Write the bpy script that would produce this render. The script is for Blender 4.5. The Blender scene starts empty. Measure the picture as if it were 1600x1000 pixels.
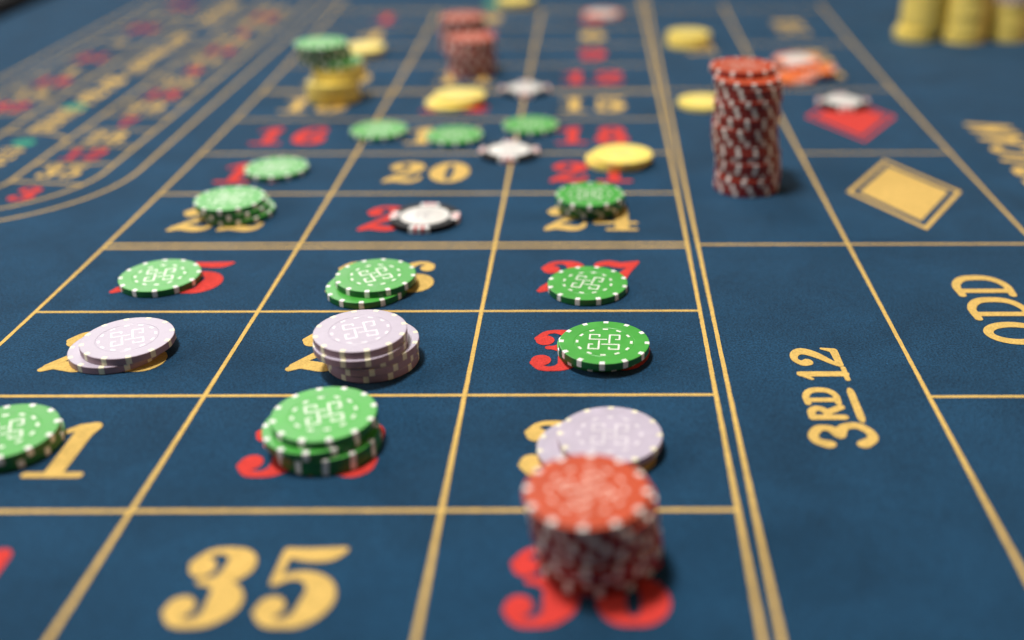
import bpy, math, random
import numpy as np
from mathutils import Matrix, Vector
random.seed(7)
sc = bpy.context.scene
COL = sc.collection

# ------------------------------------------------------------------ camera
cd = bpy.data.cameras.new('camera'); cam = bpy.data.objects.new('camera', cd); COL.objects.link(cam)
R_ = Vector((0.9999975, -0.0008027, -0.0020697)); U_ = Vector((0.0022105, 0.4460033, 0.8950286)); F_ = Vector((-0.0002046, 0.8950309, -0.4460040))
M = Matrix.Identity(4)
for i in range(3):
    M[i][0], M[i][1], M[i][2] = R_[i], U_[i], -F_[i]
M.translation = Vector((0, 0, 0.22968))
cam.matrix_world = M
cd.sensor_width = 36; cd.lens = 38.494; cd.shift_x = -0.08245; cd.shift_y = -0.01042
cd.clip_start = 0.02; cd.clip_end = 60
cd.dof.use_dof = True; cd.dof.focus_distance = 0.484; cd.dof.aperture_fstop = 2.9; cd.dof.aperture_blades = 0
sc.camera = cam
# ------------------------------------------------------------------ light
w = bpy.data.worlds.new('World'); sc.world = w; w.use_nodes = True
w.node_tree.nodes['Background'].inputs[0].default_value = (1.0, 0.95, 0.89, 1)
w.node_tree.nodes['Background'].inputs[1].default_value = 0.10
sc.view_settings.view_transform = 'Standard'; sc.view_settings.look = 'None'
sc.view_settings.exposure = 0.0; sc.view_settings.gamma = 1.0

def area(name, loc, target, size, power, color):
    l = bpy.data.lights.new(name, 'AREA'); l.shape = 'DISK'; l.size = size; l.energy = power; l.color = color
    o = bpy.data.objects.new(name, l); COL.objects.link(o); o.location = loc
    d = Vector(target) - Vector(loc); o.rotation_euler = d.to_track_quat('-Z', 'Y').to_euler()
    return o
area('ceiling_lamp', (-0.60, 0.50, 2.5), (0.0, 0.5, 0), 0.43, 78, (1.0, 0.965, 0.93))
area('far_ceiling_lamp', (-1.6, 3.8, 2.1), (-0.2, 0.7, 0), 2.2, 46, (1.0, 0.97, 0.93))
area('left_fill_light', (-1.9, 0.15, 1.0), (0, 0.6, 0), 0.5, 11, (1.0, 0.93, 0.88))  # added room fill brightening the left sides of the chips, not a wall fixture
area('warm_side_lamp', (1.9, 0.75, 0.6), (0, 0.5, 0), 0.4, 6.5, (1.0, 0.55, 0.22))

# ------------------------------------------------------------------ materials
def nodes(name):
    m = bpy.data.materials.new(name); m.use_nodes = True
    nt = m.node_tree; return m, nt, nt.nodes['Principled BSDF']
def noise(nt, scale, detail=3, rough=0.55, dist=0.0):
    tc = nt.nodes.new('ShaderNodeTexCoord'); n = nt.nodes.new('ShaderNodeTexNoise')
    n.inputs['Scale'].default_value = scale; n.inputs['Detail'].default_value = detail
    n.inputs['Roughness'].default_value = rough; n.inputs['Distortion'].default_value = dist
    nt.links.new(tc.outputs['Object'], n.inputs['Vector']); return n
def ramp(nt, src, lo, hi, a, b):
    r = nt.nodes.new('ShaderNodeMapRange'); r.inputs[1].default_value = lo; r.inputs[2].default_value = hi
    r.inputs[3].default_value = a; r.inputs[4].default_value = b; nt.links.new(src, r.inputs[0]); return r.outputs[0]
def mult(nt, col, fac):
    v = nt.nodes.new('ShaderNodeVectorMath'); v.operation = 'SCALE'
    v.inputs[0].default_value = col[:3]; nt.links.new(fac, v.inputs['Scale']); return v.outputs[0]
def mmul(nt, a, b):
    m = nt.nodes.new('ShaderNodeMath'); m.operation = 'MULTIPLY'; nt.links.new(a, m.inputs[0]); nt.links.new(b, m.inputs[1]); return m.outputs[0]
def cloth(name, col, speck=(0.72, 1.30), cloudv=(0.86, 1.14), sheen=0.35, sheen_tint=(0.5, 0.7, 0.9, 1), rough=0.9):
    m, nt, b = nodes(name)
    fine = noise(nt, 1000, 3, 0.8); cloud = noise(nt, 22, 5, 0.6, 0.6); mid = noise(nt, 240, 3, 0.6)
    f = mmul(nt, ramp(nt, fine.outputs['Fac'], 0.35, 0.65, *speck), ramp(nt, cloud.outputs['Fac'], 0.3, 0.7, *cloudv))
    f = mmul(nt, f, ramp(nt, mid.outputs['Fac'], 0.35, 0.65, 0.92, 1.08))
    lint = noise(nt, 430, 1, 0.5); f = mmul(nt, f, ramp(nt, lint.outputs['Fac'], 0.80, 0.86, 1.0, 4.0))
    nt.links.new(mult(nt, col, f), b.inputs['Base Color'])
    b.inputs['Roughness'].default_value = rough; b.inputs['Specular IOR Level'].default_value = 0.12
    b.inputs['Sheen Weight'].default_value = sheen; b.inputs['Sheen Roughness'].default_value = 0.45
    b.inputs['Sheen Tint'].default_value = sheen_tint
    bp = nt.nodes.new('ShaderNodeBump'); bp.inputs['Strength'].default_value = 0.55; bp.inputs['Distance'].default_value = 0.0004
    nt.links.new(fine.outputs['Fac'], bp.inputs['Height']); nt.links.new(bp.outputs[0], b.inputs['Normal'])
    return m
FELT = cloth('blue_felt', (0.0078, 0.041, 0.086), (0.42, 1.75), (0.80, 1.22), 0.17)
GOLD = cloth('gold_print', (0.67, 0.445, 0.125), (0.78, 1.14), (0.96, 1.04), 0.10, (1, 0.9, 0.7, 1))
RED = cloth('red_print', (0.62, 0.046, 0.036), (0.78, 1.14), (0.96, 1.04), 0.10, (1, 0.8, 0.8, 1))
GREENP = cloth('green_print', (0.06, 0.40, 0.22), (0.86, 1.10), (0.96, 1.04), 0.10, (0.8, 1, 0.9, 1))

def clay(name, col, rough=0.42, var=0.08, spec=0.5, coat=0.22):
    m, nt, b = nodes(name)
    n = noise(nt, 160, 4, 0.6); s = noise(nt, 900, 2, 0.6)
    oi = nt.nodes.new('ShaderNodeObjectInfo')
    f = mmul(nt, ramp(nt, n.outputs['Fac'], 0.3, 0.7, 1 - var, 1 + var), ramp(nt, oi.outputs['Random'], 0, 1, 0.92, 1.07))
    nt.links.new(mult(nt, col, f), b.inputs['Base Color'])
    nt.links.new(ramp(nt, n.outputs['Fac'], 0.3, 0.7, rough - 0.06, rough + 0.08), b.inputs['Roughness'])
    b.inputs['Specular IOR Level'].default_value = spec
    b.inputs['Coat Weight'].default_value = coat; b.inputs['Coat Roughness'].default_value = 0.36
    bp = nt.nodes.new('ShaderNodeBump'); bp.inputs['Strength'].default_value = 0.12; bp.inputs['Distance'].default_value = 0.0002
    nt.links.new(s.outputs['Fac'], bp.inputs['Height']); nt.links.new(bp.outputs[0], b.inputs['Normal'])
    return m
BODY = {'green': clay('green_clay', (0.060, 0.385, 0.045)), 'lavender': clay('lavender_clay', (0.51, 0.45, 0.54)),
        'red': clay('red_clay', (0.49, 0.066, 0.018)), 'yellow': clay('yellow_clay', (0.93, 0.74, 0.15)),
        'black': clay('black_clay', (0.006, 0.006, 0.007), 0.5, 0.05, 0.3, 0.0), 'orange': clay('orange_clay', (0.92, 0.22, 0.05))}
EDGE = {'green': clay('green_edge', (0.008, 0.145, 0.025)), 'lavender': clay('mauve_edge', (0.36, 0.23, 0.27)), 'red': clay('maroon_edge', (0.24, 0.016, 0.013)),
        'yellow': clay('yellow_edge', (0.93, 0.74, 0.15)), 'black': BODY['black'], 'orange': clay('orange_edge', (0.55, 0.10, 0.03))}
SPOT = {'green': clay('white_spot', (0.86, 0.84, 0.80)), 'red': clay('ivory_spot', (0.84, 0.80, 0.74)),
        'lavender': clay('cream_spot', (0.82, 0.76, 0.56)), 'yellow': clay('pale_yellow_spot', (0.86, 0.66, 0.22)),
        'black': clay('white_edge_block', (0.80, 0.77, 0.73)), 'orange': clay('white_edge_block_orange', (0.80, 0.74, 0.68))}
DECOR = {'green': clay('white_foil', (0.80, 0.82, 0.72), 0.3), 'red': clay('rose_foil', (0.86, 0.60, 0.50), 0.3),
         'lavender': clay('pearl_foil', (0.76, 0.71, 0.75), 0.25), 'yellow': clay('cream_foil', (0.86, 0.74, 0.40), 0.3)}
INLAY = clay('inlay_paper', (0.76, 0.74, 0.69), 0.36, 0.03)
STRIPE = clay('red_stripe', (0.62, 0.03, 0.03))
GREY = clay('grey_ink', (0.42, 0.40, 0.40))

# ------------------------------------------------------------------ mesh helpers
def mesh(name, verts, faces, mat, smooth=False):
    me = bpy.data.meshes.new(name); me.from_pydata([tuple(v) for v in verts], [], [tuple(f) for f in faces])
    me.materials.append(mat)
    if smooth:
        me.polygons.foreach_set('use_smooth', [True] * len(me.polygons))
    me.update(); return me
def obj(name, me, parent=None, loc=(0, 0, 0), rz=0.0, **props):
    o = bpy.data.objects.new(name, me); COL.objects.link(o); o.parent = parent
    o.location = loc; o.rotation_euler = (0, 0, rz)
    for k, v in props.items(): o[k] = v
    return o
MM = 0.001

# --- glyphs: tapered brush strokes -> distance field -> marching squares (flat print)
def spline(pts, n=7):
    P = np.array(pts, float)
    if len(P) < 3: return P
    Q = np.vstack([2 * P[0] - P[1], P, 2 * P[-1] - P[-2]]); out = []
    for i in range(1, len(Q) - 2):
        for t in np.linspace(0, 1, n, endpoint=False):
            a, b, c, d = Q[i-1], Q[i], Q[i+1], Q[i+2]
            out.append(0.5 * ((2*b) + (c-a)*t + (2*a-5*b+4*c-d)*t*t + (3*b-a-3*c+d)*t**3))
    out.append(P[-1]); return np.array(out)
def field(strokes, xs, ys, rs=1.0):
    X, Y = np.meshgrid(xs, ys); D = np.full(X.shape, 1e9)
    for s in strokes:
        kind, pts = s
        P = spline(pts) if kind == 's' else np.array(pts, float)
        if len(P) == 1: P = np.vstack([P, P])
        for a, b in zip(P[:-1], P[1:]):
            dx, dy = b[0]-a[0], b[1]-a[1]; L = dx*dx + dy*dy + 1e-12
            t = np.clip(((X-a[0])*dx + (Y-a[1])*dy) / L, 0, 1)
            r = (a[2] + (b[2]-a[2]) * t) * rs
            D = np.minimum(D, np.hypot(X - a[0] - t*dx, Y - a[1] - t*dy) - r)
    return D
def march(D, xs, ys):
    V = []; idx = {}; F = []
    def vid(p):
        k = (round(p[0], 6), round(p[1], 6))
        if k not in idx: idx[k] = len(V); V.append(p)
        return idx[k]
    ins = D < 0
    ny, nx = D.shape
    for j in range(ny-1):
        i = 0
        while i < nx-1:
            c = ins[j, i], ins[j, i+1], ins[j+1, i+1], ins[j+1, i]
            if not any(c): i += 1; continue
            if all(c):
                F.append([vid((xs[i], ys[j])), vid((xs[i+1], ys[j])), vid((xs[i+1], ys[j+1])), vid((xs[i], ys[j+1]))]); i += 1; continue
            q = [(xs[i], ys[j], D[j, i]), (xs[i+1], ys[j], D[j, i+1]), (xs[i+1], ys[j+1], D[j+1, i+1]), (xs[i], ys[j+1], D[j+1, i])]
            poly = []
            for a, b in zip(q, q[1:] + q[:1]):
                if a[2] < 0: poly.append((a[0], a[1]))
                if (a[2] < 0) != (b[2] < 0):
                    t = a[2] / (a[2] - b[2]); poly.append((a[0] + (b[0]-a[0])*t, a[1] + (b[1]-a[1])*t))
            f = [vid(p) for p in poly]; f2 = []
            for v in f:
                if not f2 or f2[-1] != v: f2.append(v)
            if len(f2) > 1 and f2[0] == f2[-1]: f2.pop()
            if len(f2) >= 3: F.append(f2)
            i += 1
    return V, F
def ell(cx, cy, a, b, thin, thick, n=28):
    return ('p', [(cx + a*math.cos(t), cy + b*math.sin(t), thin + (thick-thin)*abs(math.cos(t))**1.5) for t in [2*math.pi*k/n for k in range(n+1)]])
six = [ell(.38, .30, .20, .235, .05, .13), ('s', [(.17, .32, .11), (.16, .52, .12), (.22, .75, .10), (.36, .92, .055), (.50, .94, .045), (.60, .86, .05)]), ('p', [(.55, .78, .105)])]
DIG = {
 '0': [ell(.37, .5, .22, .44, .05, .145)],
 '1': [('p', [(.38, .10, .10), (.38, .86, .11)]), ('p', [(.45, .955, .035), (.30, .90, .055), (.10, .74, .035)]), ('p', [(.10, .045, .045), (.66, .045, .045)]), ('p', [(.44, .90, .09), (.40, .8, .1)])],
 '2': [('p', [(.19, .72, .125)]), ('s', [(.10, .76, .06), (.20, .91, .05), (.36, .95, .05), (.52, .86, .11), (.55, .70, .135), (.44, .51, .10), (.26, .34, .06), (.09, .14, .05)]),
       ('s', [(.06, .06, .05), (.19, .155, .09), (.34, .13, .10), (.49, .09, .09), (.62, .15, .055), (.67, .30, .03)])],
 '3': [('p', [(.19, .735, .12)]), ('s', [(.11, .78, .06), (.20, .92, .045), (.34, .952, .048), (.50, .88, .10), (.53, .75, .14), (.45, .615, .09), (.32, .555, .045), (.24, .555, .045)]),
       ('s', [(.30, .555, .045), (.45, .49, .09), (.53, .31, .16), (.46, .13, .10), (.32, .055, .055), (.17, .075, .055), (.08, .20, .06)]), ('p', [(.16, .25, .125)])],
 '4': [('p', [(.46, .94, .05), (.055, .34, .045)]), ('p', [(.05, .295, .045), (.69, .295, .045)]), ('p', [(.47, .10, .11), (.47, .88, .11)]), ('p', [(.24, .04, .04), (.69, .04, .04)])],
 '5': [('s', [(.15, .93, .06), (.32, .90, .085), (.52, .905, .09), (.66, .965, .035)]), ('p', [(.13, .95, .045), (.11, .56, .04)]),
       ('s', [(.11, .54, .04), (.24, .62, .045), (.40, .61, .07), (.54, .48, .12), (.55, .30, .15), (.46, .12, .10), (.32, .055, .055), (.17, .075, .055), (.08, .19, .06)]), ('p', [(.16, .245, .125)])],
 '6': six,
 '7': [('s', [(.07, .74, .035), (.09, .88, .06), (.24, .92, .085), (.41, .86, .09), (.57, .90, .075), (.67, .965, .03)]), ('s', [(.65, .94, .04), (.48, .62, .07), (.36, .33, .11), (.34, .13, .13)])],
 '8': [ell(.37, .745, .165, .20, .045, .11), ell(.37, .275, .21, .22, .05, .13)],
 '9': [(k, [(.74 - x, 1 - y, r) for x, y, r in pts]) for k, pts in six],
}
LET = {  # plain round-ended lettering
 'O': [ell(.36, .5, .27, .42, .075, .085)], 'D': [('p', [(.17, .08, .07), (.17, .92, .07)]), ('s', [(.02, .92, .065), (.36, .92, .07), (.60, .76, .08), (.66, .5, .085), (.60, .24, .08), (.36, .08, .07), (.02, .08, .065)])],
 'R': [('p', [(.14, .06, .08), (.14, .92, .08)]), ('s', [(.14, .92, .075), (.42, .90, .08), (.55, .72, .085), (.42, .52, .08), (.14, .48, .075)]), ('p', [(.36, .48, .08), (.60, .06, .08)])],
 'E': [('p', [(.12, .07, .08), (.12, .93, .08)]), ('p', [(.12, .93, .075), (.56, .93, .075)]), ('p', [(.12, .5, .075), (.48, .5, .075)]), ('p', [(.12, .07, .075), (.56, .07, .075)])],
 'V': [('p', [(.06, .93, .08), (.36, .07, .08), (.66, .93, .08)])], 'N': [('p', [(.12, .06, .08), (.12, .93, .08), (.60, .07, .08), (.60, .94, .08)])],
 'S': [('s', [(.58, .80, .08), (.36, .93, .075), (.14, .80, .08), (.20, .60, .08), (.50, .42, .08), (.60, .22, .08), (.36, .07, .075), (.10, .20, .08)])],
 'T': [('p', [(.05, .93, .075), (.65, .93, .075)]), ('p', [(.35, .93, .08), (.35, .06, .08)])], 'I': [('p', [(.2, .06, .08), (.2, .94, .08)])],
 'J': [('s', [(.5, .94, .08), (.5, .3, .08), (.36, .07, .08), (.12, .2, .08)])], 'U': [('s', [(.12, .94, .08), (.12, .35, .08), (.35, .07, .08), (.6, .35, .08), (.6, .94, .08)])],
 'P': [('p', [(.14, .06, .08), (.14, .92, .08)]), ('s', [(.14, .92, .075), (.42, .90, .08), (.58, .70, .085), (.42, .50, .08), (.14, .46, .075)])],
 'H': [('p', [(.12, .06, .08), (.12, .94, .08)]), ('p', [(.6, .06, .08), (.6, .94, .08)]), ('p', [(.12, .5, .075), (.6, .5, .075)])],
 'L': [('p', [(.12, .94, .08), (.12, .07, .08), (.56, .07, .08)])], 'A': [('p', [(.05, .06, .08), (.35, .93, .08), (.65, .06, .08)]), ('p', [(.17, .33, .07), (.53, .33, .07)])],
 'C': [('s', [(.62, .78, .08), (.40, .93, .075), (.14, .70, .08), (.12, .34, .08), (.38, .07, .075), (.62, .22, .08)])],
 'M': [('p', [(.08, .06, .08), (.12, .93, .08), (.38, .35, .08), (.64, .93, .08), (.68, .06, .08)])], '/': [('p', [(.1, .02, .07), (.5, .98, .07)])],
 '5': DIG['5'], '8': DIG['8'], '0': DIG['0'], '2': DIG['2'], '3': DIG['3'],
}
def text_mesh(name, items, mat, res=0.018, z=0.0):
    """items: (strokes, x, y, w, h, rotate90, radius_scale) in mm; glyph box .74 x 1"""
    V = []; F = []
    xs = np.arange(-.12, .90, res); ys = np.arange(-.08, 1.09, res)
    for strokes, x, y, wd, ht, rot, rs in items:
        v, f = march(field(strokes, xs, ys, rs), xs, ys)
        o = len(V)
        for a, b in v:
            px, py = a / .74 * wd, b * ht
            if rot: px, py = -py, px
            V.append(((x + px) * MM, (y + py) * MM, z))
        F += [[k + o for k in q] for q in f]
    return mesh(name, V, F, mat)

# ------------------------------------------------------------------ the table
table = obj('roulette_table', None, label='roulette table covered in blue felt printed with a gold betting layout', category='roulette table')
# felt sheet with very slight undulation
def grid_sheet(x0, x1, y0, y1, nx, ny, zf):
    V = [(x0 + (x1-x0)*i/nx, y0 + (y1-y0)*j/ny, zf(i, j)) for j in range(ny+1) for i in range(nx+1)]
    F = [(j*(nx+1)+i, j*(nx+1)+i+1, (j+1)*(nx+1)+i+1, (j+1)*(nx+1)+i) for j in range(ny) for i in range(nx)]
    return V, F
V, F = grid_sheet(-0.603, 0.75, -0.25, 1.55, 4, 4, lambda i, j: 0.0)
felt = obj('felt', mesh('felt', V, F, FELT), table)
# padded rail round the felt: rounded profile swept round the edge
mr, nt, b = nodes('black_vinyl'); b.inputs['Roughness'].default_value = 0.5; b.inputs['Specular IOR Level'].default_value = 0.15
nz = noise(nt, 260, 3); nt.links.new(ramp(nt, nz.outputs['Fac'], .3, .7, .42, .6), b.inputs['Roughness'])
nt.links.new(mult(nt, (0.006, 0.006, 0.007), ramp(nt, nz.outputs['Fac'], .3, .7, .8, 1.2)), b.inputs['Base Color'])
def rail_left():
    prof = []
    for k in range(13):
        t = math.pi * k / 12; prof.append((-0.604 - 0.05 + 0.05*math.cos(t), 0.003 + 0.022*math.sin(t)))
    prof = [(-0.604, -0.05)] + prof + [(-0.704, -0.05)]
    ny = 24; m = len(prof)
    V = [(x, -0.25 + 1.9*j/ny, z) for j in range(ny+1) for x, z in prof]
    F = [(j*m+i, j*m+i+1, (j+1)*m+i+1, (j+1)*m+i) for j in range(ny) for i in range(m-1)]
    obj('padded_rail', mesh('padded_rail', V, F, mr, True), table)
rail_left()
mf, nt, b = nodes('dark_carpet'); nz = noise(nt, 30, 4)
nt.links.new(mult(nt, (0.012, 0.010, 0.010), ramp(nt, nz.outputs['Fac'], .3, .7, .6, 1.4)), b.inputs['Base Color']); b.inputs['Roughness'].default_value = .95
V, F = grid_sheet(-6, 6, -4, 8, 2, 2, lambda i, j: -0.78)
obj('floor', mesh('floor', V, F, mf), kind='structure')

# printed lines ---------------------------------------------------------------
def strip(pts, wd, z, mat=GOLD, step=3.0, jit=0.07, taper=None):
    P = [Vector((x, y)) for x, y in pts]; out = []
    for a, b in zip(P[:-1], P[1:]):
        n = max(1, int((b-a).length / step))
        out += [a + (b-a)*k/n for k in range(n)]
    out.append(P[-1]); V = []
    for i, q in enumerate(out):
        t = (out[min(i+1, len(out)-1)] - out[max(i-1, 0)]).normalized(); nn = Vector((-t.y, t.x))
        for s in (-1, 1):
            r = q + nn * s * (wd/2 + random.uniform(-jit, jit)); V.append((r.x*MM, r.y*MM, z))
    F = [(2*i, 2*i+2, 2*i+3, 2*i+1) for i in range(len(out)-1)]
    return mesh('printed_line', V, F, mat)
def line(pts, wd=1.85, z=0.00010, **k): return obj('printed_line', strip(pts, wd, z, **k), felt)
q2 = lambda a, b, c: (lambda Y: a*((Y-650)/400)**2 + b*((Y-650)/400) + c)
L0 = q2(-8.2, 1.4, -260.8); L1 = q2(-3.0, -.45, -158.4); L2 = q2(0, -1.3, -54.6); L3 = lambda Y: 48.4; L4 = lambda Y: 54.0
L5 = q2(.6, -.5, 133.9); L6 = q2(4.0, -1.6, 233.0)
ROW = [229.0, 306.1, 382.8, 459.2, 536.2, 616.6, 691.8, 769.0, 844.0, 926.0, 1002.0, 1079.0, 1156.0]
Ymin, Ymax = 150, 1156
for f, y0, y1 in ((L0, Ymin, 1240), (L1, Ymin, Ymax), (L2, Ymin, Ymax), (L3, Ymin, 1240), (L4, Ymin, 1240), (L5, Ymin, 1190), (L6, Ymin, 1190)):
    line([(f(y), y) for y in np.linspace(y0, y1, 22)], z=0.00016)
for k, y in enumerate(ROW):
    for dy in ((-2.8, 2.8) if k in (4, 8, 12) else (0.0,)): line([(L0(y+dy), y + dy + (1.2 if k == 4 else 0)), (L3(y), y + dy + (1.2 if k == 4 else 0))], wd=1.9 if k in (4, 8, 12) else 1.85)
for y in (538.0, 847.0, 1160.0): line([(L4(y), y), (L6(y), y)])
for y in (380.9, 690.6, 1003.5, 229.0): line([(L5(y), y), (L6(y), y)])
# diamonds
def poly_ring(outer, inner, z, mat, name):
    n = len(outer); V = [(x*MM, y*MM, z) for x, y in outer + inner]
    F = [(i, (i+1) % n, n+(i+1) % n, n+i) for i in range(n)]; return mesh(name, V, F, mat)
def diamond(cx, cy, hx, hy, mat, label, sk=2.5):
    d = lambda s: [(cx + sk*s, cy + hy*s), (cx + hx*s, cy), (cx - sk*s, cy - hy*s), (cx - hx*s, cy)]
    e = obj('printed_diamond', poly_ring(d(1.0), d(.905), .0001, mat, 'printed_diamond'), felt, label=label)
    obj('printed_diamond', mesh('printed_diamond', [(x*MM, y*MM, .0001) for x, y in d(.77)], [(0, 1, 2, 3)], mat), felt, label=label.replace('outline', 'centre'))
diamond(184.0, 617.5, 34.5, 60.0, GOLD, 'gold outline of the black diamond box')
diamond(184.5, 773.0, 33.0, 58.5, RED, 'red outline of the red diamond box')
# numbers of the grid
REDS = {1, 3, 5, 7, 9, 12, 14, 16, 18, 19, 21, 23, 25, 27, 30, 32, 34, 36}
def number(n, cx, cy, h, wd, gap, rot=False, res=0.022):
    s = str(n); mat = GREENP if n == 0 else RED if n in REDS else GOLD
    tot = wd*len(s) + gap*(len(s)-1); it = []
    for i, ch in enumerate(s):
        off = -tot/2 + i*(wd+gap)
        it.append((DIG[ch], cx + off, cy - h/2, wd, h, False, 1.0))
    obj('printed_number', text_mesh('printed_number', it, mat, res, 0.00022), felt, label='%s printed number %d' % ('green' if n == 0 else 'red' if n in REDS else 'gold', n))
CX = {0: -212.0, 1: -106.0, 2: -3.0}
for r in range(12):
    yc = (ROW[r] + ROW[r+1]) / 2
    for c in range(3):
        n = 34 - 3*r + c
        number(n, CX[c] + (1.0 if c == 0 else 0), yc, 37.5, 25.5, 2.0, res=0.016 if 1 <= r <= 3 else 0.024)
number(0, -106, 1200, 37.5, 27, 0)
# words
def word(s, x, y, h, wd, gap, mat=GOLD, table_=LET, rs=1.0, label=None, res=0.025):
    it = []; yy = y
    for ch in s:
        k = .55 if ch in 'I/' else 1.0
        it.append((table_[ch], x, yy, wd, h, True, rs)); yy += wd*k + gap
    obj('printed_word', text_mesh('printed_word', it, mat, res, 0.00022), felt, **({'label': label} if label else {}))
SL = dict(LET); THIN = .62
three = [('s', [(.10, .74, .10), (.20, .89, .075), (.38, .92, .07), (.58, .80, .08), (.56, .63, .08), (.36, .53, .08)]), ('s', [(.36, .53, .08), (.60, .44, .08), (.66, .24, .085), (.48, .08, .07), (.26, .07, .075), (.10, .22, .10)])]
two = [('s', [(.20, .70, .10), (.16, .80, .07), (.30, .93, .06), (.50, .90, .08), (.60, .74, .10), (.48, .50, .09), (.22, .24, .06), (.10, .12, .04)]), ('p', [(.10, .07, .06), (.62, .09, .075), (.70, .32, .03)]), ]
one = [('p', [(.36, .08, .09), (.36, .90, .09)]), ('p', [(.42, .96, .03), (.28, .86, .05), (.16, .74, .04)]), ('p', [(.12, .05, .045), (.62, .05, .045)])]
def dozen(first, suffix, yb, lab):
    it = [(first, 106.5, yb, 17.0, 26.0, True, 1.1)]
    y = yb + 19.0
    for ch in suffix:
        it.append((LET[ch], 98.0, y, 12.0, 14.5, True, 1.4)); y += 12.6
    it.append(([('p', [(.06, .5, .16), (.68, .5, .16)])], 108.5, yb + 20.0, 21.0, 10.0, True, 1.0))
    it.append((one, 105.5, yb + 48.0, 15.0, 21.5, True, 1.15)); it.append((two, 105.2, yb + 60.5, 18.0, 21.5, True, 1.15))
    obj('printed_word', text_mesh('printed_word', it, GOLD, .018, 0.00022), felt, label=lab)
dozen(three, 'RD', 344.0, 'gold printed words 3RD 12')
dozen(two, 'ND', 655.0, 'gold printed words 2ND 12')
dozen(one, 'ST', 963.0, 'gold printed words 1ST 12')
word('ODD', 203.0, 424.5, 29.0, 23.0, 2.0, label='gold printed word ODD', res=.018)
word('EVEN', 203.0, 882.0, 29.0, 21.0, 3.0, label='gold printed word EVEN')
obj('printed_word', text_mesh('printed_word', [(DIG['1'], 203, 1040, 18, 30, True, 1), (DIG['1'], 203, 1068, 18, 30, True, 1), (DIG['8'], 203, 1086, 18, 30, True, 1), ([('p', [(.2, .5, .09), (.5, .5, .09)])], 203, 1056, 14, 30, True, 1)], GOLD, .025, .00022), felt, label='gold printed words 1-18')
SK = {k: [(kk, [(x + .25*(yy-.5), yy, r*1.15) for x, yy, r in pp]) for kk, pp in v] for k, v in LET.items()}
word('AMERICAN', 292.0, 567.0, 30.0, 21.0, 4.0, table_=SK, rs=1.15, label='gold slanted words printed outside the layout')
# racetrack
RX, RY = -388.0, 659.0
def race(r, z=.00010, top=1240, wd=1.85):
    pts = [(RX + r, y) for y in np.linspace(top, RY, 14)] + [(RX + r*math.cos(t), RY + r*math.sin(t)) for t in np.linspace(0, -math.pi, 40)[1:]] + [(RX - r, y) for y in np.linspace(RY, top, 14)[1:]]
    line(pts, wd=wd, z=z)
race(99.0); race(78.5)
line([(-361.5, y) for y in np.linspace(1240, 640, 14)] + [(-388 + 26.5*math.cos(t), 640 + 26.5*math.sin(t)) for t in np.linspace(0, -math.pi, 20)[1:]] + [(-413.5, y) for y in np.linspace(640, 1240, 14)[1:]], z=.00013)
line([(-413.5 + 51*t, 741 - 3*t - 14*t**4) for t in np.linspace(0, 1, 12)], z=.00016)
for x in (-413.5,): line([(-413.5, 905), (-361.5, 900)], z=.00016); line([(-413.5, 1085), (-361.5, 1080)], z=.00016)
line([(-362, 640), (-313, 633)], z=.00016); line([(-388, 613), (-388, 582)], z=.00016)
for y in [672 + 36.4*k for k in range(15)]: line([(-361.5, y), (-311.5, y)], z=.00016)
for y in [785, 821, 857, 897, 950, 1011, 1068, 1125]: line([(-464.5, y), (-413.5, y)], z=.00016)
def rnum(n, x, y, k=1.0): 
    s = str(n); mat = GREENP if n == 0 else RED if n in REDS else GOLD; wd, gap, h = 13.5*k, 1.0, 23.0
    tot = wd*len(s) + gap*(len(s)-1)
    obj('printed_number', text_mesh('printed_number', [(DIG[c], x - tot/2 + i*(wd+gap), y - h/2, wd, h, False, .85) for i, c in enumerate(s)], mat, .045, .00022), felt, label='%s number %d on the racetrack' % ('red' if n in REDS else 'gold', n))
rnum(3, -341, 617, 1.3)
rnum(26, -372, 598)
for i, n in enumerate([35, 12, 28, 7, 29, 18, 22, 9, 31, 14, 20, 1, 33, 16, 24]): rnum(n, -337, 655 + 36.4*i if i else 657)
for n, y in zip([32, 15, 19, 4, 21, 2, 25, 17, 34], [767, 803, 840, 876, 920, 980, 1038, 1095, 1150]): rnum(n, -440, y + 36)
word('JEU', -381, 668, 15, 11, 2, rs=1.2, res=.04); word('0', -381, 710, 15, 12, 2, GREENP, res=.04)
word('SERIE', -382, 742, 17, 11, 2, rs=1.3, res=.04); word('0', -382, 796, 17, 13, 2, GREENP, res=.04); word('/2/3', -382, 811, 17, 22, 3, rs=1.25, res=.04)
word('ORPHELINS', -381, 912, 17, 14, 2.5, rs=1.3, res=.04); word('SERIE', -381, 1097, 17, 12, 2, rs=1.3, res=.04); word('5/8', -381, 1165, 17, 14, 2, rs=1.3, res=.04)

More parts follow.
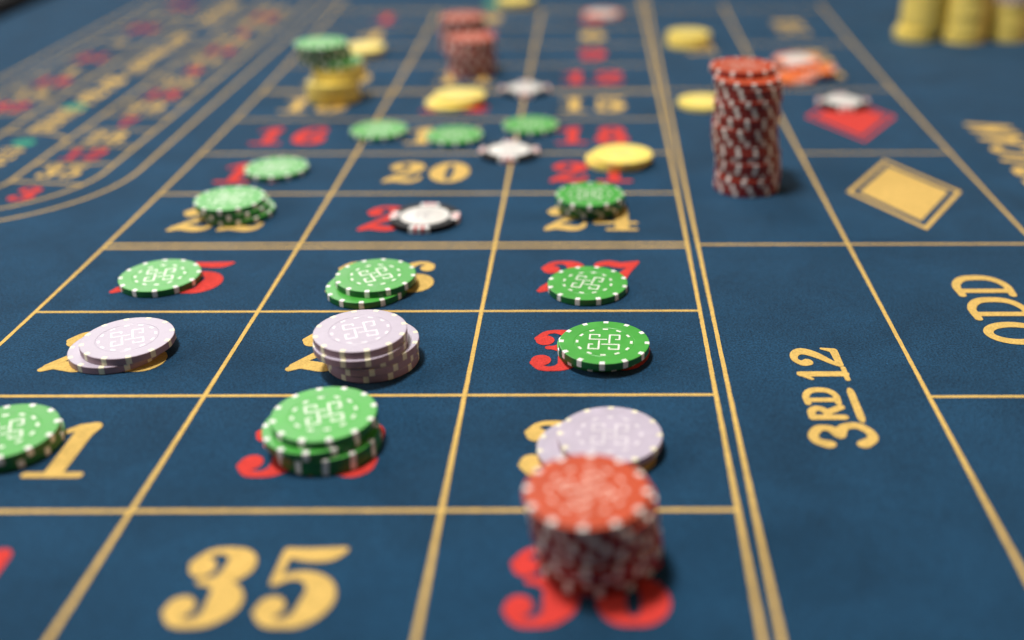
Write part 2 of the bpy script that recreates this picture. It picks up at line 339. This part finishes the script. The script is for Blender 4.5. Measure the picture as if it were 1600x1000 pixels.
# ------------------------------------------------------------------ chips
CR, CH = 19.5, 3.3
def lathe(name, prof, n, mat):
    V = []; F = []
    for r, z in prof:
        for k in range(n):
            t = 2*math.pi*k/n; V.append((r*MM*math.cos(t), r*MM*math.sin(t), z*MM))
    m = len(prof)
    for i in range(m-1):
        for k in range(n):
            F.append((i*n+k, i*n+(k+1) % n, (i+1)*n+(k+1) % n, (i+1)*n+k))
    F.append(tuple(range(n))[::-1]); F.append(tuple(range((m-1)*n, m*n)))
    me = mesh(name, V, F, mat)
    me.polygons.foreach_set('use_smooth', [len(f) == 4 for f in F]); me.set_sharp_from_angle(angle=math.radians(18))
    return me
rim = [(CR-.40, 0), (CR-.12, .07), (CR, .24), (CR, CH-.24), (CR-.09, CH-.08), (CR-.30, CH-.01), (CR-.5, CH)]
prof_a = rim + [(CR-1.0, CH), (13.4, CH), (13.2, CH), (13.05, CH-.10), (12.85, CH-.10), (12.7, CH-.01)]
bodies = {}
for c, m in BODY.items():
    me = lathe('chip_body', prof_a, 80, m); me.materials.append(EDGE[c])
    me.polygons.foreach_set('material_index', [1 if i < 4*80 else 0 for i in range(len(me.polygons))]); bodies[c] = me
def arc_block(name, a, r_in, mat, up=0.035, lo=True, seg=3):
    pr = [(CR-.12, .07), (CR, .24), (CR, CH-.24), (CR-.09, CH-.08), (CR-.30, CH-.01), (CR-.5, CH), (r_in, CH)]
    V = []; F = []; m = len(pr)
    for k in range(seg+1):
        t = -a + 2*a*k/seg
        for i, (r, z) in enumerate(pr):
            rr = r + (up if i < m-2 else 0); zz = z + (up if i > 2 else 0)
            V.append((rr*MM*math.cos(t), rr*MM*math.sin(t), zz*MM))
    for k in range(seg):
        for i in range(m-1): F.append((k*m+i, (k+1)*m+i, (k+1)*m+i+1, k*m+i+1))
    me = mesh(name, V, F, mat); return me
spots = {c: arc_block('edge_spot', math.radians(3.4), CR-2.05, SPOT[c]) for c in ('green', 'red', 'lavender', 'yellow')}
blocks = {c: arc_block('edge_block', math.radians(17.5), 15.2, SPOT[c], seg=10) for c in ('black', 'orange')}
stripe = arc_block('edge_stripe', math.radians(2.6), 15.6, STRIPE, up=.07)
def flat_strokes(name, lines, wd, z, mat):
    V = []; F = []
    xs = np.arange(-8, 8.01, .2); it = [('p', [(x, y, wd/2) for x, y in l]) for l in lines]
    v, f = march(field(it, xs, xs), xs, xs)
    return mesh(name, [(a*MM, b*MM, z*MM) for a, b in v], f, mat)
base = [(-2.3, 4.9), (-2.3, 6.5), (-6.4, 6.5), (-6.4, 2.2), (0.9, 2.2)]
rot = lambda l, k: l if k == 0 else rot([(y, -x) for x, y in l], k-1)
emblems = {c: flat_strokes('emblem', [rot(base, k) for k in range(4)], .78, CH + .03, DECOR[c]) for c in DECOR}
def dash_ring(mat):
    V = []; F = []
    for k in range(12):
        t = math.radians(30*k)
        for a, r in ((-1, 11.2), (1, 11.2), (1, 12.3), (-1, 12.3)):
            tt = t + a*.098; V.append((r*MM*math.cos(tt), r*MM*math.sin(tt), (CH+.03)*MM))
        F.append((4*k, 4*k+1, 4*k+2, 4*k+3))
    return mesh('dash_ring', V, F, mat)
dashes = {c: dash_ring(DECOR[c]) for c in DECOR}
inlay = lathe('inlay', [(13.9, CH-.02), (13.85, CH+.05), (13.6, CH+.06), (11.4, CH+.06), (11.35, CH+.045), (11.1, CH+.045), (11.05, CH+.06)], 64, INLAY)
inlay_print = flat_strokes('inlay_print', [[(-4, -2), (-4, 3), (0, -1), (4, 3), (4, -2)], [(-5, -4), (5, -4)]], 1.1, CH+.09, GREY)

ORD = ['', 'bottom', 'second', 'third', 'fourth', 'fifth', 'sixth', 'seventh', 'eighth', 'ninth', 'tenth', 'eleventh', 'twelfth', 'thirteenth', 'fourteenth', 'fifteenth', 'sixteenth', 'seventeenth', 'eighteenth', 'nineteenth', 'twentieth', 'twenty-first']
Z0 = 0.25
def chip(col, x, y, level, rz, label, group, top=True, tilt=(0, 0)):
    o = obj('casino_chip', None, None, (x*MM, y*MM, (Z0 + level*(CH+.05))*MM), label=label, category='casino chip', group=group)
    o.rotation_euler = (tilt[0], tilt[1], rz)
    obj('chip_body', bodies[col], o)
    if col in blocks:
        for k in range(4):
            e = obj('edge_block', blocks[col], o, rz=k*math.pi/2)
            for s in (-1, 1): obj('edge_stripe', stripe, e, rz=s*math.radians(6))
        if top:
            i = obj('inlay', inlay, o); obj('inlay_print', inlay_print, i)
    else:
        for k in range(12): obj('edge_spot', spots[col], o, rz=k*math.pi/6)
        if top: obj('dash_ring', dashes[col], o); obj('emblem', emblems[col], o)
    return o
def stack(cols, pos, where, group, rots=None, top_all=False):
    """cols / pos listed bottom to top"""
    n = len(cols)
    for i, (c, (x, y)) in enumerate(zip(cols, pos)):
        rz = rots[i] if rots else random.uniform(0, 6.28)
        if n == 1: lab = 'single %s chip %s' % (c, where)
        else:
            w_ = 'topmost' if i == n-1 else 'bottom' if i == 0 else ORD[i+1]
            lab = '%s %s chip%s of the stack %s' % (w_, c, '' if i in (0, n-1) else ' from the bottom', where)
        chip(c, x, y, i, rz, lab, group, top=(i == n-1 or top_all))
def jit(n, a, b, s=.5):
    return [(a[0] + (b[0]-a[0])*i/max(1, n-1) + random.uniform(-s, s), a[1] + (b[1]-a[1])*i/max(1, n-1) + random.uniform(-s, s)) for i in range(n)]
D = math.radians
# singles
G1 = 'single green chips lying on the numbers'
stack(['green'], [(-216.3, 493.3)], 'just behind the lavender pair near the left border', G1, [D(12)])
stack(['green'], [(-4.4, 483.2)], 'over red digits, nearest single one left of the double line', G1, [D(-14)])
stack(['green'], [(-201, 655.7)], 'leftmost of the blurred ones, just behind a short green stack', G1, [D(5)])
stack(['green'], [(-150.6, 734.7)], 'straddling the left column line, left of its two twins', G1, [D(20)])
stack(['green'], [(-97.0, 722.5)], 'between its two twins, hiding a gold digit', G1, [D(9)])
stack(['green'], [(-46.1, 746)], 'straddling the line directly behind a white centred chip', G1, [D(2)])
G2 = 'black chips with a white centre'
stack(['black'], [(-96.1, 572.4)], 'with a white centre over red digits, nearest of its kind', G2, [D(-92)])
stack(['black'], [(-57.2, 689.1)], 'with a white centre on the line directly before a green chip', G2, [D(1)])
stack(['black'], [(-55.7, 842.8)], 'with a white centre beside the far pair of yellow chips', G2, [D(4)])
stack(['black'], [(185.0, 804.5)], 'with a white centre lying on the red diamond', G2, [D(-3)])
# pairs and small stacks
stack(['green']*2, [(-111.5, 480.5), (-107.8, 485.5)], 'two high between two single green chips', 'green chips on number 26', [D(3), D(28)])
stack(['green']*2, [(2.2, 420.3), (3.2, 415.7)], 'two high, sharpest, nearest the double gold line', 'green chips on number 30', [D(15), D(-3)])
stack(['lavender']*2, [(-209.2, 419.3), (-204.1, 420.8)], 'two high near the left border', 'lavender chips on number 28', [D(4), D(22)])
stack(['lavender']*5, [(-96.0, 411.6), (-96.6, 411.0), (-95.4, 412.0), (-99.4, 406.4), (-99.4, 408)], 'five high in the middle column', 'lavender chips on number 29', [D(2), D(12), D(-8), D(20), D(19)])
stack(['green']*2, [(-221.6, 347.3), (-222.0, 346.4)], 'cut off by the left edge', 'green chips on number 31', [D(8), D(22)])
stack(['green']*4, [(-100.6, 345.6), (-100.9, 345.3), (-104.4, 345.0), (-101.6, 347.6)], 'in front of the tall lavender stack', 'green chips on number 32', [D(9), D(11), D(2), D(18)])
stack(['lavender']*2, [(-2.8, 340.6), (4.8, 343.3)], 'two high behind the nearest red stack', 'lavender chips on number 33', [D(10), D(-2)])
stack(['green']*3, [(-203.2, 583.6), (-205.5, 583.2), (-207.5, 582.9)], 'three high near the left border', 'green chips on number 22', [D(14), D(7), D(0)])
stack(['green']*3, [(-3.6, 594.5), (-3.0, 593.5), (-3.8, 588.2)], 'three high, beside a white centred chip', 'green chips on number 24', [D(19), D(9), D(0)])
stack(['yellow']*2, [(12.5, 672.0), (16.4, 670.5)], 'two high beside the double gold line', 'yellow chips on number 21', None)
stack(['yellow']*2, [(-108.5, 805), (-103.0, 812)], 'two high before the distant red stacks', 'yellow chips on number 14', None)
stack(['yellow'], [(80.4, 804)], 'half hidden behind the tall red stack', 'yellow chips in the dozen column')
stack(['yellow']*3, jit(3, (83, 1001), (84.7, 1005)), 'three high behind the tall red stack', 'yellow chips in the dozen column')
stack(['yellow']*2, [(-208, 972), (-206.5, 968)], 'touching the green and yellow stack', 'yellow chips near number 7')
stack(['yellow']*2, jit(2, (-86, 1192), (-86, 1191)), 'cut off by the top edge', 'yellow chips by number 2')
stack(['orange'], [(6.3, 1129)], 'with a pale centre near the top edge', 'orange chips')
stack(['orange']*3, [(158, 877), (177, 889.5), (166.5, 906)], 'pale centred, beside the tall red stack', 'orange chips', [D(20), D(-10), D(70)])
# red stack on 36
p = jit(9, (0.5, 281), (-3.1, 276.5), 1.5); p[0] = (0, 281.2); p[8] = (-3.1, 276)
stack(['red']*9, p, 'nearest the camera', 'red chips stacked on number 36', [D(2), D(17), D(6), D(22), D(8), D(-7), D(13), D(1), D(27)])
# tall red stack in the dozen column
p = jit(21, (91, 627), (87.4, 629), .6)
for i in range(20): p[i] = (p[i][0] + 0.7*math.sin(i*.45), p[i][1])
p[20] = (86.4, 642.0)
tw = [0, -4, 14, 8, 2, -4, -4, -1, 9, 19, 12, 7, -16, -10, -5, -2, 12, 10, -3, -4, 0]
stack(['red']*21, p, 'tallest on the table', 'red chips in the tallest stack', [D(a + 6 + random.uniform(-6, 6)) for a in tw])
# red stacks far
stack(['red']*9, jit(9, (-103, 899), (-102.4, 900), 1.1), 'in front of the other far one', 'red chips stacked by numbers 8 and 11')
stack(['red']*9, jit(9, (-119, 982), (-118, 982), 1.2), 'farthest back at the top edge', 'red chips stacked by numbers 8 and 11')
# green on yellow stack
p = jit(5, (-201, 822), (-199, 817), .8) + jit(4, (-194, 824), (-196, 823), .8) + jit(4, (-203, 824), (-206, 822), .5)
stack(['yellow']*8 + ['green']*5, p, 'mixing green on yellow', 'green and yellow chips stacked on number 13')
# yellow stacks top right
Y3 = 'yellow chips in the far stacks at the right'
p = jit(15, (301, 1027), (303, 1027), .5); p[0] = (297.5, 1026); p[1] = (297.0, 1026); p[2] = (298.5, 1026)
stack(['yellow']*15, p, 'first of the three at far right', Y3)
stack(['yellow']*15, jit(15, (339.5, 1019), (340.5, 1020), .5), 'middle of the three at far right', Y3)
stack(['yellow']*10 + ['lavender']*3, jit(13, (382, 1026), (382, 1027), .5), 'cut by the right edge', 'yellow and lavender chips in the far stack')
